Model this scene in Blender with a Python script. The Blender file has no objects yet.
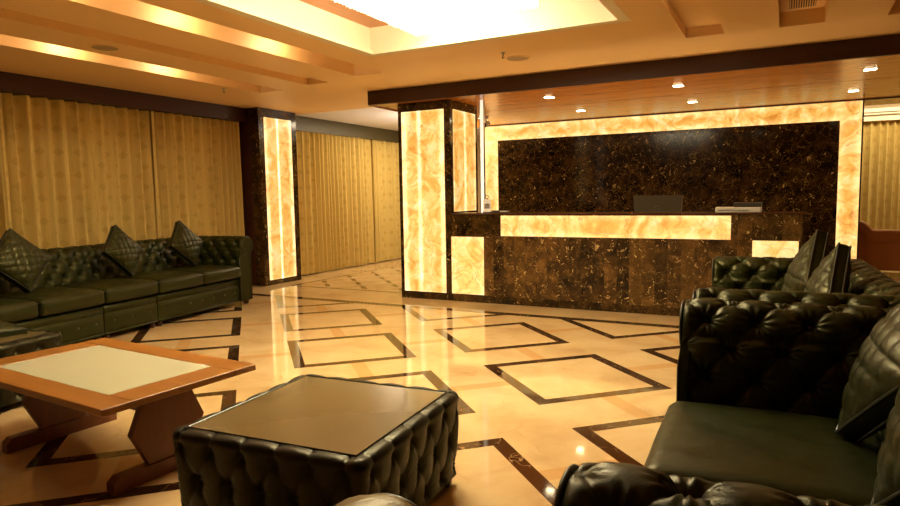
import bpy, math, random
from mathutils import Matrix, Vector
PI = math.pi
random.seed(7)
S = bpy.context.scene
COL = S.collection

# ------------------------------------------------------------------ helpers
def link(o, parent=None):
    COL.objects.link(o)
    if parent is not None:
        o.parent = parent
    return o

def empty(name, label, cat, loc=(0, 0, 0), rotz=0, group=None):
    o = bpy.data.objects.new(name, None)
    o.empty_display_size = .1
    o.location = loc
    o.rotation_euler = (0, 0, rotz)
    link(o)
    tag(o, label, cat, group)
    return o

def tag(o, label=None, cat=None, group=None, kind=None):
    if label: o['label'] = label
    if cat: o['category'] = cat
    if group: o['group'] = group
    if kind: o['kind'] = kind
    return o

def mesh_obj(name, V, F, m, parent=None, smooth=False, loc=None, sharp=None):
    me = bpy.data.meshes.new(name)
    me.from_pydata([tuple(v) for v in V], [], F)
    me.update()
    if smooth:
        me.polygons.foreach_set('use_smooth', [True] * len(me.polygons))
        if sharp:
            me.set_sharp_from_angle(angle=math.radians(sharp))
    for mm in (m if isinstance(m, (list, tuple)) else [m]):
        me.materials.append(mm)
    o = bpy.data.objects.new(name, me)
    link(o, parent)
    if loc is not None:
        o.location = loc
    return o

class MB:
    """collects shapes into one mesh"""
    def __init__(s): s.V = []; s.F = []
    def add(s, V, F, M=None):
        n = len(s.V)
        if M is not None: V = [M @ Vector(v) for v in V]
        s.V += [tuple(v) for v in V]
        s.F += [tuple(i + n for i in f) for f in F]
        return s
    def box(s, x0, x1, y0, y1, z0, z1, M=None, b=0):
        if b <= 0:
            V = [(x0, y0, z0), (x1, y0, z0), (x1, y1, z0), (x0, y1, z0), (x0, y0, z1), (x1, y0, z1), (x1, y1, z1), (x0, y1, z1)]
            F = [(0, 3, 2, 1), (4, 5, 6, 7), (0, 1, 5, 4), (1, 2, 6, 5), (2, 3, 7, 6), (3, 0, 4, 7)]
            return s.add(V, F, M)
        V = []; idx = {}
        F = []
        c = [(x0, x1), (y0, y1), (z0, z1)]
        for i in (0, 1):
            for j in (0, 1):
                for k in (0, 1):
                    for ax in range(3):      # three verts per corner, one on each face
                        p = []
                        for a, q in enumerate((i, j, k)):
                            v = c[a][q]
                            if a != ax: v += b if q == 0 else -b
                            p.append(v)
                        idx[(i, j, k, ax)] = len(V); V.append(tuple(p))
        for ax in range(3):
            o1, o2 = (ax + 1) % 3, (ax + 2) % 3
            for q in (0, 1):
                loop = []
                for (a, bb) in ((0, 0), (1, 0), (1, 1), (0, 1)):
                    t = [0, 0, 0]; t[ax] = q; t[o1] = a; t[o2] = bb
                    loop.append(idx[(t[0], t[1], t[2], ax)])
                F.append(tuple(loop if q else loop[::-1]))
            for a in (0, 1):       # edges running along ax
                for bb in (0, 1):
                    t = [0, 0, 0]; t[o1] = a; t[o2] = bb
                    t1 = t[:]; t1[ax] = 1
                    l = [idx[(*t, o1)], idx[(*t, o2)], idx[(*t1, o2)], idx[(*t1, o1)]]
                    if a != bb: l = l[::-1]
                    F.append(tuple(l))
        for i in (0, 1):
            for j in (0, 1):
                for k in (0, 1):
                    l = [idx[(i, j, k, 0)], idx[(i, j, k, 1)], idx[(i, j, k, 2)]]
                    if (i + j + k) % 2 == 0: l = l[::-1]
                    F.append(tuple(l))
        return s.add(V, F, M)
    def cyl(s, p0, p1, r, n=16, r1=None):
        p0 = Vector(p0); p1 = Vector(p1); r1 = r if r1 is None else r1
        d = (p1 - p0).normalized()
        a = d.orthogonal().normalized(); b = d.cross(a)
        V = []
        for p, rr in ((p0, r), (p1, r1)):
            for i in range(n):
                t = 2 * PI * i / n
                V.append(p + a * rr * math.cos(t) + b * rr * math.sin(t))
        F = [(i, (i + 1) % n, n + (i + 1) % n, n + i) for i in range(n)]
        F += [tuple(range(n))[::-1], tuple(range(n, 2 * n))]
        return s.add(V, F)
    def tube(s, pts, r, n=8, closed=False):
        pts = [Vector(p) for p in pts]; m = len(pts); V = []; F = []
        up = None
        for i, p in enumerate(pts):
            if closed: d = pts[(i + 1) % m] - pts[i - 1]
            else: d = pts[min(i + 1, m - 1)] - pts[max(i - 1, 0)]
            d.normalize()
            if up is None: up = d.orthogonal().normalized()
            up = (up - d * up.dot(d)).normalized()
            b = d.cross(up)
            for k in range(n):
                t = 2 * PI * k / n
                V.append(p + up * r * math.cos(t) + b * r * math.sin(t))
        for i in range(m if closed else m - 1):
            j = (i + 1) % m
            for k in range(n):
                F.append((i * n + k, i * n + (k + 1) % n, j * n + (k + 1) % n, j * n + k))
        if not closed:
            F.append(tuple(range(n))[::-1]); F.append(tuple((m - 1) * n + k for k in range(n)))
        return s.add(V, F)
    def lathe(s, prof, c=(0, 0, 0), n=24):
        V = []; F = []
        for r, z in prof:
            for k in range(n):
                t = 2 * PI * k / n
                V.append((c[0] + r * math.cos(t), c[1] + r * math.sin(t), c[2] + z))
        for i in range(len(prof) - 1):
            for k in range(n):
                F.append((i * n + k, i * n + (k + 1) % n, (i + 1) * n + (k + 1) % n, (i + 1) * n + k))
        F.append(tuple(range(n))[::-1]); F.append(tuple((len(prof) - 1) * n + k for k in range(n)))
        return s.add(V, F)
    def prism(s, poly, x0, x1, axis=0):
        """poly in the plane perpendicular to axis, extruded x0..x1"""
        n = len(poly); V = []
        for x in (x0, x1):
            for a, b in poly:
                V.append({0: (x, a, b), 1: (a, x, b), 2: (a, b, x)}[axis])
        F = [(i, (i + 1) % n, n + (i + 1) % n, n + i) for i in range(n)]
        F += [tuple(range(n))[::-1], tuple(range(n, 2 * n))]
        return s.add(V, F)
    def grid(s, nu, nv, fn, flip=False, closeu=False):
        V = [fn(i, j) for i in range(nu) for j in range(nv)]
        F = []
        for i in range(nu if closeu else nu - 1):
            for j in range(nv - 1):
                k = (i + 1) % nu
                f = (i * nv + j, k * nv + j, k * nv + j + 1, i * nv + j + 1)
                F.append(f[::-1] if flip else f)
        return s.add(V, F)
    def build(s, name, m, parent=None, smooth=False, sharp=None, loc=None):
        o = mesh_obj(name, s.V, s.F, m, parent, smooth, loc, sharp)
        return o

def struct(o): o['kind'] = 'structure'; return o

# ------------------------------------------------------------------ node helpers
class NT:
    def __init__(s, name):
        s.m = bpy.data.materials.new(name); s.m.use_nodes = True
        s.t = s.m.node_tree; s.n = s.t.nodes
        s.b = s.n['Principled BSDF']
    def node(s, typ, **k):
        n = s.n.new(typ)
        for a, v in k.items(): setattr(n, a, v)
        return n
    def put(s, sock, v):
        if isinstance(v, bpy.types.NodeSocket): s.t.links.new(v, sock)
        else:
            if sock.type == 'RGBA' and len(v) == 3: v = (*v, 1)
            sock.default_value = v
    def math(s, op, a, b=0, c=0, clamp=False):
        n = s.node('ShaderNodeMath', operation=op); n.use_clamp = clamp
        for i, v in enumerate((a, b, c)): s.put(n.inputs[i], v)
        return n.outputs[0]
    def obj(s):
        n = s.node('ShaderNodeTexCoord'); return n.outputs['Object']
    def sep(s, v):
        n = s.node('ShaderNodeSeparateXYZ'); s.put(n.inputs[0], v); return n.outputs
    def mapping(s, v, scale=(1, 1, 1), rot=(0, 0, 0), loc=(0, 0, 0)):
        n = s.node('ShaderNodeMapping'); s.put(n.inputs['Vector'], v)
        n.inputs['Scale'].default_value = scale; n.inputs['Rotation'].default_value = rot; n.inputs['Location'].default_value = loc
        return n.outputs[0]
    def noise(s, v, scale, detail=4, rough=.55, dist=0):
        n = s.node('ShaderNodeTexNoise'); s.put(n.inputs['Vector'], v)
        n.inputs['Scale'].default_value = scale; n.inputs['Detail'].default_value = detail
        n.inputs['Roughness'].default_value = rough; n.inputs['Distortion'].default_value = dist
        return n.outputs['Fac']
    def vor(s, v, scale, feature='DISTANCE_TO_EDGE', out='Distance', rnd=1):
        n = s.node('ShaderNodeTexVoronoi', feature=feature); s.put(n.inputs['Vector'], v)
        n.inputs['Scale'].default_value = scale; n.inputs['Randomness'].default_value = rnd
        return n.outputs[out]
    def ramp(s, f, stops, interp='LINEAR'):
        n = s.node('ShaderNodeValToRGB'); s.put(n.inputs[0], f); r = n.color_ramp; r.interpolation = interp
        while len(r.elements) < len(stops): r.elements.new(.5)
        for e, (p, c) in zip(r.elements, stops):
            e.position = p; e.color = (*c, 1) if len(c) == 3 else c
        return n.outputs[0]
    def rng(s, f, a, b, c=0, d=1):
        n = s.node('ShaderNodeMapRange', interpolation_type='SMOOTHSTEP'); s.put(n.inputs[0], f)
        for i, v in enumerate((a, b, c, d)): n.inputs[i + 1].default_value = v
        return n.outputs[0]
    def mix(s, f, a, b, mode='MIX'):
        n = s.node('ShaderNodeMix', data_type='RGBA', blend_type=mode)
        s.put(n.inputs[0], f); s.put(n.inputs[6], a); s.put(n.inputs[7], b)
        return n.outputs[2]
    def warp(s, v, scale, amt):
        n = s.node('ShaderNodeTexNoise'); s.put(n.inputs['Vector'], v); n.inputs['Scale'].default_value = scale
        n.inputs['Detail'].default_value = 3
        a = s.node('ShaderNodeVectorMath', operation='SUBTRACT'); s.put(a.inputs[0], n.outputs['Color']); a.inputs[1].default_value = (.5, .5, .5)
        b = s.node('ShaderNodeVectorMath', operation='SCALE'); s.put(b.inputs[0], a.outputs[0]); b.inputs['Scale'].default_value = amt
        c = s.node('ShaderNodeVectorMath', operation='ADD'); s.put(c.inputs[0], v); s.put(c.inputs[1], b.outputs[0])
        return c.outputs[0]
    def bump(s, h, strength, dist=.01):
        n = s.node('ShaderNodeBump'); s.put(n.inputs['Height'], h)
        n.inputs['Strength'].default_value = strength; n.inputs['Distance'].default_value = dist
        s.put(s.b.inputs['Normal'], n.outputs[0])
    def set(s, **k):
        nm = dict(color='Base Color', rough='Roughness', metal='Metallic', spec='Specular IOR Level', coat='Coat Weight', crough='Coat Roughness',
                  em='Emission Color', es='Emission Strength', trans='Transmission Weight', ior='IOR', sheen='Sheen Weight', alpha='Alpha')
        for a, v in k.items(): s.put(s.b.inputs[nm[a]], v)
        return s

def plain(name, color, rough=.5, **k):
    t = NT(name); t.set(color=color, rough=rough, **k); return t.m

# ------------------------------------------------------------------ materials
def leather(name, c1, c2, rough=.36, spec=.42):
    t = NT(name); o = t.obj()
    n = t.noise(o, 6, 3)
    t.set(color=t.mix(n, c1, c2), rough=t.rng(t.noise(o, 14, 4), .3, .7, rough - .05, rough + .08), spec=spec)
    t.b.inputs['Specular Tint'].default_value = (.95, .86, .42, 1)
    grain = t.vor(o, 420, 'F1')
    w = t.noise(t.mapping(o, (1, 1, 1)), 22, 5, .6, .6)
    t.bump(t.math('ADD', t.math('MULTIPLY', grain, .10), t.math('MULTIPLY', w, .9)), .35, .006)
    return t.m
LEA = leather('dark_green_leather', (.009, .0125, .002), (.016, .021, .0035), .40)
LEA2 = leather('near_black_leather', (.0035, .0035, .0015), (.007, .0065, .0025), .40, .3)
TAN = leather('tan_leather', (.34, .115, .03), (.42, .15, .04), .4)
OLV = leather('olive_brown_leather', (.17, .115, .038), (.23, .16, .055), .34)
BUTTON = plain('leather_button', (.02, .022, .012), .3)
RBUT = plain('highlit_rail_button', (.055, .055, .028), .3)  # lighter than the other buttons: their highlights are put into the colour
PIPE = plain('leather_piping', (.022, .023, .012), .3)
FOOT = plain('dark_wood_foot', (.05, .015, .006), .35)

def emperador(name, scale=1.0, bands=None, rough=.10, bright=1.0, fleck=0, vr=(.45, .62), spec=.5):
    t = NT(name); o = t.obj()
    if bands:            # slabs cut in narrow upright strips
        s = t.sep(o)
        k = t.math('FLOOR', t.math('MULTIPLY', s[0], 1 / bands))
        w = t.node('ShaderNodeTexWhiteNoise', noise_dimensions='1D'); t.put(w.inputs['W'], k)
        cmb = t.node('ShaderNodeCombineXYZ'); t.put(cmb.inputs[0], s[0]); t.put(cmb.inputs[1], t.math('ADD', s[1], t.math('MULTIPLY', w.outputs[0], 9))); t.put(cmb.inputs[2], s[2])
        o2 = cmb.outputs[0]; tone = w.outputs[0]
    else: o2 = o; tone = None
    q = t.warp(o2, 4 * scale, .22)
    big = t.noise(q, 3.2 * scale, 6, .62)
    base = t.ramp(big, [(.32, (.008 * bright, .0035 * bright, .0015 * bright)), (.5, (.035 * bright, .017 * bright, .0045 * bright)), (.68, (.10 * bright, .050 * bright, .012 * bright))])
    if tone is not None:
        base = t.mix(t.rng(tone, .15, .55, .62, 0), base, (.012, .006, .002)); base = t.mix(t.rng(tone, .6, 1, 0, .5), base, (.12, .062, .012))
    e1 = t.vor(q, 5.5 * scale); v1 = t.rng(e1, 0, .016, 1, 0)
    e2 = t.vor(t.warp(o2, 9 * scale, .12), 14 * scale); v2 = t.rng(e2, 0, .03, .8, 0)
    m1 = t.math('MULTIPLY', v1, t.rng(t.noise(o2, 5 * scale, 3), *vr))
    m2 = t.math('MULTIPLY', v2, t.rng(t.noise(o2, 8 * scale, 2), .5, .66))
    veins = t.math('MAXIMUM', m1, m2)
    blot = t.rng(t.noise(q, 10 * scale, 3, .6, 1.2), .64, .70)
    c = t.mix(t.math('MULTIPLY', veins, .75), base, (.36, .21, .06))
    c = t.mix(t.math('MULTIPLY', blot, .85), c, (.62, .43, .16))
    if fleck:
        b2 = t.math('MULTIPLY', t.rng(t.noise(q, 19 * scale, 2, .5, .8), .66, .70), t.rng(t.noise(o2, 4, 2), .38, .5))
        c = t.mix(b2, c, (.66, .46, .16))
    t.set(color=c, rough=rough, spec=spec)
    return t.m
EMP = emperador('dark_emperador_marble', 1.6)
EMPW = emperador('dark_marble_wall', 1.6, rough=.12, bright=.6, vr=(.36, .54), spec=.3)
EMPB = emperador('dark_marble_strips', 1.7, bands=.135, rough=.25, bright=2.1, fleck=1)

def onyx(name, w, h, axis=0, tubes=(), edge=.05, base=1.0, seed=0, hot=1.6):
    """backlit stone: lit by tubes behind it, so its own glow varies; w, h = panel size, origin at the panel's centre"""
    t = NT(name); o = t.obj(); s = t.sep(o); a = s[axis]; z = s[2]
    q = t.warp(t.mapping(o, loc=(seed, seed * 2.3, seed * .7)), 2.2, .5)
    n = t.noise(q, 2.6, 9, .66, 2.0)
    c = t.ramp(n, [(.32, (.66, .23, .025)), (.43, (.90, .43, .07)), (.52, (1, .62, .16)), (.64, (1, .80, .36))])
    v = t.rng(t.vor(t.warp(t.mapping(o, loc=(seed, 1, seed)), 5, .25), 5.0), 0, .028, 1, 0)
    v = t.math('MULTIPLY', v, t.rng(t.noise(q, 3, 3), .40, .55))
    c = t.mix(t.math('MULTIPLY', v, .75), c, (.46, .15, .02))
    d = t.math('MINIMUM', t.math('SUBTRACT', w / 2, t.math('ABSOLUTE', a)), t.math('SUBTRACT', h / 2, t.math('ABSOLUTE', z)))
    g = t.rng(d, 0, edge * 1.6, .28, 0)
    for x0, sg, amp in tubes:
        u = t.math('DIVIDE', t.math('SUBTRACT', a, x0), sg)
        gg = t.math('MULTIPLY', t.math('EXPONENT', t.math('MULTIPLY', t.math('MULTIPLY', u, u), -1)), amp)
        g = t.math('ADD', g, gg)
    g = t.math('MULTIPLY', g, t.rng(t.noise(q, 3.5, 2), .3, .65, .55, 1.15))
    c = t.mix(t.math('MINIMUM', t.math('MULTIPLY', g, .5), 1), c, (1, .92, .66))
    t.set(color=(.35, .22, .1), rough=.12, em=c, es=t.math('MULTIPLY_ADD', g, hot, base))
    return t.m

def wood(name, c1, c2, axis=0, rough=.3, sc=1.0, coat=0.0):
    t = NT(name); o = t.obj()
    scl = [14 * sc] * 3; scl[axis] = 1.0 * sc
    n = t.noise(t.mapping(o, tuple(scl)), 2.2, 7, .62, .7)
    fine = t.noise(t.mapping(o, tuple(x * 5 if i != axis else x * 2 for i, x in enumerate(scl))), 3, 3)
    f = t.math('MULTIPLY_ADD', fine, .35, t.math('MULTIPLY', n, .75))
    t.set(color=t.ramp(f, [(.35, c1), (.72, c2)]), rough=rough, coat=coat)
    t.bump(fine, .05, .003)
    return t.m
WSOF = wood('veneer_soffit', (.30, .082, .005), (.62, .215, .016), 0, .24, .5, .0)
WFAS = wood('dark_brown_fascia', (.030, .007, .003), (.055, .013, .005), 0, .38, .6)
WFASY = wood('dark_brown_pelmet', (.034, .008, .004), (.060, .015, .007), 1, .45, .6)
WSHADED = wood('shaded_pelmet', (.07, .058, .022), (.10, .08, .032), 1, .4, .6)  # olive tone puts the unlit shade into the wood colour
WTABLE = wood('orange_cherry_veneer', (.25, .088, .012), (.36, .14, .02), 0, .32, .9, .1)
WLEG = wood('red_brown_veneer', (.14, .038, .011), (.21, .064, .018), 2, .4, .9)
WPAN = wood('cove_veneer', (.42, .16, .05), (.58, .25, .09), 1, .4, .5)

def paint(name, c, rough=.7):
    t = NT(name); o = t.obj()
    t.set(color=c, rough=rough); t.bump(t.noise(o, 60, 3), .04, .002); return t.m
CEIL = paint('lamp_warmed_ceiling', (.90, .60, .27), .5)  # orange lamp light is partly put into the ceiling colour
WHITE = paint('white_ceiling_paint', (.86, .83, .80))
CREAM = paint('cream_cove_paint', (.86, .76, .56))
WALLP = paint('beige_wall_paint', (.60, .45, .26))

def floor_mat():
    t = NT('cream_marble_floor_with_brown_inlay'); o = t.obj(); s = t.sep(o); x, y = s[0], s[1]
    M = t.math
    u = M('MULTIPLY', M('ADD', x, y), .70710678); v = M('MULTIPLY', M('SUBTRACT', y, x), .70710678)
    U0, PU, SU = .28, 1.405, .985
    V0, PV, SV = 3.585, 1.442, 1.015
    def wrap(a, a0, p): return M('FLOORED_MODULO', M('SUBTRACT', a, a0), p) if False else M('WRAP', M('SUBTRACT', a, a0), p, 0)
    fu = wrap(u, U0, PU); fv = wrap(v, V0, PV)
    e = M('MINIMUM', M('MINIMUM', fu, M('SUBTRACT', SU, fu)), M('MINIMUM', fv, M('SUBTRACT', SV, fv)))
    def step(a, thr): return M('GREATER_THAN', a, thr)
    W = .088
    ring = M('MULTIPLY', step(e, 0), M('SUBTRACT', 1, step(e, W)))
    fieldm = M('SUBTRACT', 1, step(y, 6.455))
    ring = M('MULTIPLY', ring, fieldm)
    gu = M('MULTIPLY', step(fu, SU), M('SUBTRACT', 1, step(M('ABSOLUTE', M('SUBTRACT', fv, SV / 2)), .055)))
    gv = M('MULTIPLY', step(fv, SV), M('SUBTRACT', 1, step(M('ABSOLUTE', M('SUBTRACT', fu, SU / 2)), .055)))
    strip = M('MULTIPLY', M('MAXIMUM', gu, gv), fieldm)
    band = M('MULTIPLY', step(y, 6.455), M('SUBTRACT', 1, step(y, 6.585)))
    # corridor field beyond the pillar: small staggered brick outline
    inn = M('MULTIPLY', step(y, 7.385), M('MULTIPLY', step(x, -6.63), M('SUBTRACT', 1, step(y, 12.2))))
    ibox = M('MULTIPLY', inn, M('SUBTRACT', 1, M('MULTIPLY', step(y, 7.44), step(x, -6.575))))
    du = wrap(u, .1, .47); dv = wrap(v, .0, .47)
    k = M('MODULO', M('FLOOR', M('DIVIDE', M('SUBTRACT', u, .1), .47)), 2)
    dash = M('MULTIPLY', M('SUBTRACT', 1, step(du, .07)), step(dv, .2))
    dash2 = M('MULTIPLY', M('SUBTRACT', 1, step(dv, .022)), 1)
    core = M('MULTIPLY', inn, M('MULTIPLY', step(y, 7.5), step(x, -6.5)))
    dash = M('MULTIPLY', core, M('MAXIMUM', dash, M('MULTIPLY', dash2, .75)))
    dark = M('MAXIMUM', M('MAXIMUM', ring, band), M('MAXIMUM', ibox, dash))
    # crema marble
    q = t.warp(o, 1.2, .6)
    n1 = t.noise(q, 1.6, 7, .62, .4)
    n2 = t.noise(o, 7, 5, .6)
    cr = t.ramp(n1, [(.3, (.48, .31, .135)), (.5, (.63, .44, .21)), (.72, (.72, .54, .29))])
    cr = t.mix(M('MULTIPLY', t.rng(n2, .5, .75), .25), cr, (.60, .42, .22))
    vein = M('MULTIPLY', t.rng(t.vor(t.warp(o, 2, .5), 1.6), 0, .012, 1, 0), t.rng(t.noise(o, 2, 2), .5, .65))
    cr = t.mix(M('MULTIPLY', vein, .5), cr, (.46, .26, .10))
    # slab to slab tone
    w = t.node('ShaderNodeTexWhiteNoise', noise_dimensions='2D')
    cb = t.node('ShaderNodeCombineXYZ'); t.put(cb.inputs[0], M('FLOOR', M('DIVIDE', M('SUBTRACT', u, U0), PU / 2))); t.put(cb.inputs[1], M('FLOOR', M('DIVIDE', M('SUBTRACT', v, V0), PV / 2)))
    t.put(w.inputs['Vector'], cb.outputs[0])
    cr = t.mix(t.rng(w.outputs[0], 0, 1, 0, .16), cr, (.58, .40, .20))
    cr = t.mix(M('MULTIPLY', strip, .55), cr, (.55, .27, .075))
    dq = t.warp(o, 5, .2)
    dk = t.ramp(t.noise(dq, 5, 6, .65), [(.35, (.020, .008, .003)), (.6, (.060, .026, .010)), (.75, (.15, .07, .025))])
    dv2 = M('MULTIPLY', t.rng(t.vor(dq, 9), 0, .03, 1, 0), t.rng(t.noise(o, 6, 2), .46, .62))
    dk = t.mix(M('MULTIPLY', dv2, .7), dk, (.42, .25, .10))
    c = t.mix(dark, cr, dk)
    t.set(color=c, rough=t.rng(n2, .3, .8, .045, .10), spec=.62)
    return t.m
FLOOR = floor_mat()

def curtain_mat():
    t = NT('gold_damask_curtain'); o = t.obj(); s = t.sep(o); M = t.math
    y, z = s[1], s[2]
    p, r = .20, .26
    row = M('FLOOR', M('DIVIDE', z, r / 2))
    off = M('MULTIPLY', M('WRAP', row, 2, 0), p / 2)
    fy = M('SUBTRACT', M('WRAP', M('ADD', y, off), p, 0), p / 2)
    fz = M('SUBTRACT', M('WRAP', z, r / 2, 0), r / 4)
    d = M('ADD', M('MULTIPLY', M('ABSOLUTE', fy), 1.25), M('ABSOLUTE', fz))
    mo = t.rng(d, .035, .055, 1, 0)
    n = t.noise(t.mapping(o, (60, 60, 3)), 2, 4)
    c = t.mix(t.rng(n, .3, .7), (.60, .44, .13), (.68, .51, .17))
    c = t.mix(M('MULTIPLY', mo, .30), c, (.38, .22, .04))
    t.set(color=c, rough=.7, spec=.2)
    return t.m
CURT = curtain_mat()

GLASSTOP = plain('brown_glass_top', (.17, .122, .046), .20, spec=.7, coat=.35, crough=.05)
TGLASS = plain('pale_frosted_glass', (.60, .60, .42), .22, spec=.5, coat=.5, crough=.08)
GREY = plain('grey_plastic', (.16, .15, .12), .4)
DGREY = plain('dark_plastic', (.05, .045, .035), .35)
WPLAS = plain('white_plastic', (.72, .68, .58), .4)
METAL = plain('brushed_metal', (.6, .55, .45), .3, metal=1)
BLACK = plain('black_slot', (.012, .008, .005), .7)
COUNTERTOP = wood('dark_counter_top', (.05, .018, .007), (.09, .035, .012), 0, .2, .8)
def emis(name, c, s, base=(.8, .8, .8)):
    return plain(name, base, .4, em=c, es=s)
LAMP = emis('lamp_diffuser', (1, .80, .46), 22)
CRYST = emis('lit_crystal', (1, .83, .52), 9.5)
STRIPL = emis('white_light_profile', (1, .88, .7), .75)

# ------------------------------------------------------------------ room shell
ZC = 2.67
def box_struct(name, m, *b):
    return struct(MB().box(*b).build(name, m))
box_struct('floor', FLOOR, -7.7, 4.3, -3.2, 13.6, -.1, 0)
box_struct('wall_left', WALLP, -7.7, -7.5, -3.2, 13.6, 0, 3.1)
box_struct('wall_right', WFASY, 4.1, 4.3, -3.2, 13.6, 0, 3.1)
box_struct('wall_back', WFAS, -7.5, 4.1, -3.2, -3.0, 0, 3.1)
box_struct('wall_far', WALLP, -7.5, 4.1, 13.4, 13.6, 0, 3.1)

holes = [  # x0,x1,y0,y1,depth
    (-6.0, -5.62, -2.4, 6.28, .13), (-5.12, -4.80, -2.4, 6.14, .07), (-4.31, -3.93, -2.4, 5.97, .13),
    (-3.60, -1.12, .2, 5.26, .29),
    (-.82, -.51, -2.4, 6.10, .08), (-.09, .235, -2.4, 6.13, .12), (.66, 1.00, -2.4, 6.16, .12), (1.5, 1.84, -2.4, 6.16, .12)]
def ceiling_grid(name, X0, X1, Y0, Y1, z, holes, m, top=3.1):
    xs = sorted({X0, X1, *[h[0] for h in holes], *[h[1] for h in holes]})
    ys = sorted({Y0, Y1, *[h[2] for h in holes], *[h[3] for h in holes]})
    def H(i, j):
        cx, cy = (xs[i] + xs[i + 1]) / 2, (ys[j] + ys[j + 1]) / 2
        for h in holes:
            if h[0] < cx < h[1] and h[2] < cy < h[3]: return z + h[4]
        return z
    V = []; F = []
    def q(*p):
        n = len(V); V.extend(p); F.append((n, n + 1, n + 2, n + 3))
    nx, ny = len(xs) - 1, len(ys) - 1
    for i in range(nx):
        for j in range(ny):
            h = H(i, j); a, b, c, d = xs[i], xs[i + 1], ys[j], ys[j + 1]
            q((a, c, h), (a, d, h), (b, d, h), (b, c, h))
            if i + 1 < nx and abs(H(i + 1, j) - h) > 1e-6:
                g = H(i + 1, j); q((b, c, h), (b, d, h), (b, d, g), (b, c, g))
            if j + 1 < ny and abs(H(i, j + 1) - h) > 1e-6:
                g = H(i, j + 1); q((a, d, h), (a, d, g), (b, d, g), (b, d, h))
    n = len(V)      # closed box above
    V += [(X0, Y0, z), (X1, Y0, z), (X1, Y1, z), (X0, Y1, z), (X0, Y0, top), (X1, Y0, top), (X1, Y1, top), (X0, Y1, top)]
    F += [(n + 4, n + 5, n + 6, n + 7), (n, n + 1, n + 5, n + 4), (n + 1, n + 2, n + 6, n + 5), (n + 2, n + 3, n + 7, n + 6), (n + 3, n, n + 4, n + 7)]
    return struct(mesh_obj(name, V, F, m))
ceiling_grid('ceiling', -7.5, 4.1, -3.0, 8.2, ZC, holes, CEIL)
box_struct('ceiling', WHITE, -7.5, -4.78, 8.2, 13.4, ZC + .01, 3.1)
box_struct('ceiling', WHITE, -4.78, 4.1, 11.0, 13.4, 2.86, 3.1)
# lip of the ceiling cove and veneer panel on its top
mb = MB()
for b in ((-3.60, -3.515, .2, 5.26), (-1.205, -1.12, .2, 5.26), (-3.515, -1.205, 5.178, 5.26), (-3.515, -1.205, .2, .285)):
    mb.box(*b, ZC - .002, ZC + .035)
struct(mb.build('trim_1', CREAM))
mb = MB()
for b in ((-3.605, -3.585, .2, 5.26), (-1.135, -1.115, .2, 5.26), (-3.585, -1.135, 5.245, 5.262), (-3.585, -1.135, .2, .215)):
    mb.box(*b, ZC + .036, ZC + .27)
struct(mb.build('trim_2', CREAM))
box_struct('trim_3', WPAN, -3.585, -1.135, .215, 5.245, 2.935, 2.958)

# ------------------------------------------------------------------ lights
LC = (1.0, .65, .22)
def light(name, typ, loc, energy, color=LC, size=.1, rot=(0, 0, 0), **k):
    d = bpy.data.lights.new(name, typ); d.energy = energy; d.color = color
    if typ == 'AREA':
        d.size = size
        if 'size_y' in k: d.shape = 'RECTANGLE'; d.size_y = k['size_y']
    elif typ == 'SPOT':
        d.shadow_soft_size = size; d.spot_size = k.get('angle', 2.2); d.spot_blend = .6
    else: d.shadow_soft_size = size
    o = bpy.data.objects.new(name, d); o.location = loc; o.rotation_euler = rot; COL.objects.link(o)
    return o

# ------------------------------------------------------------------ chandelier
ch = empty('chandelier', 'large glowing rectangular crystal chandelier recessed in the ceiling cove', 'chandelier', (-2.36, 3.4, 2.935))
def crystals(x0, x1, y0, y1, zt, zb, step):
    mb = MB(); rnd = random.Random(3)
    nx = int(round((x1 - x0) / step)); ny = int(round((y1 - y0) / step))
    for i in range(nx + 1):
        for j in range(ny + 1):
            x = x0 + i * step; y = y0 + j * step; r = step * .40; zz = zb + rnd.uniform(-.004, .004)
            V = [(x - r, y, zt), (x, y - r, zt), (x + r, y, zt), (x, y + r, zt), (x - r, y, zz + .02), (x, y - r, zz + .02), (x + r, y, zz + .02), (x, y + r, zz + .02), (x, y, zz)]
            F = [(0, 1, 5, 4), (1, 2, 6, 5), (2, 3, 7, 6), (3, 0, 4, 7), (4, 5, 8), (5, 6, 8), (6, 7, 8), (7, 4, 8)]
            mb.add(V, F)
    return mb
cx, cy, cz = ch.location
for (a, b, c, d, zt, zb) in ((-2.92, -2.26, 2.9, 5.02, 2.90, 2.725), (-2.22, -1.72, 2.9, 4.76, 2.90, 2.725)):
    o = crystals(a - cx, b - cx, c - cy, d - cy, zt - cz, zb - cz, .045).build('crystal_fringe', CRYST, ch); o['kind'] = 'stuff'
MB().box(-.58, .66, -.52, 1.64, -.035, 0).build('mounting_plate', METAL, ch)

# hidden lamps in the ceiling slots (the glow along their left sides)
for y in (1.55, 2.62, 3.72, 4.82):
    light('slot_lamp', 'POINT', (-5.80, y + .03, ZC + .095), 4.6, (1, .84, .56), .02)
for y in (1.50, 2.56, 3.62, 4.68):
    light('slot_lamp', 'POINT', (-4.10, y, ZC + .095), 4.6, (1, .84, .56), .02)
light('slot_lamp', 'POINT', (-.60, 4.6, ZC + .06), 1.6, (1, .78, .45), .02)

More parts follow.
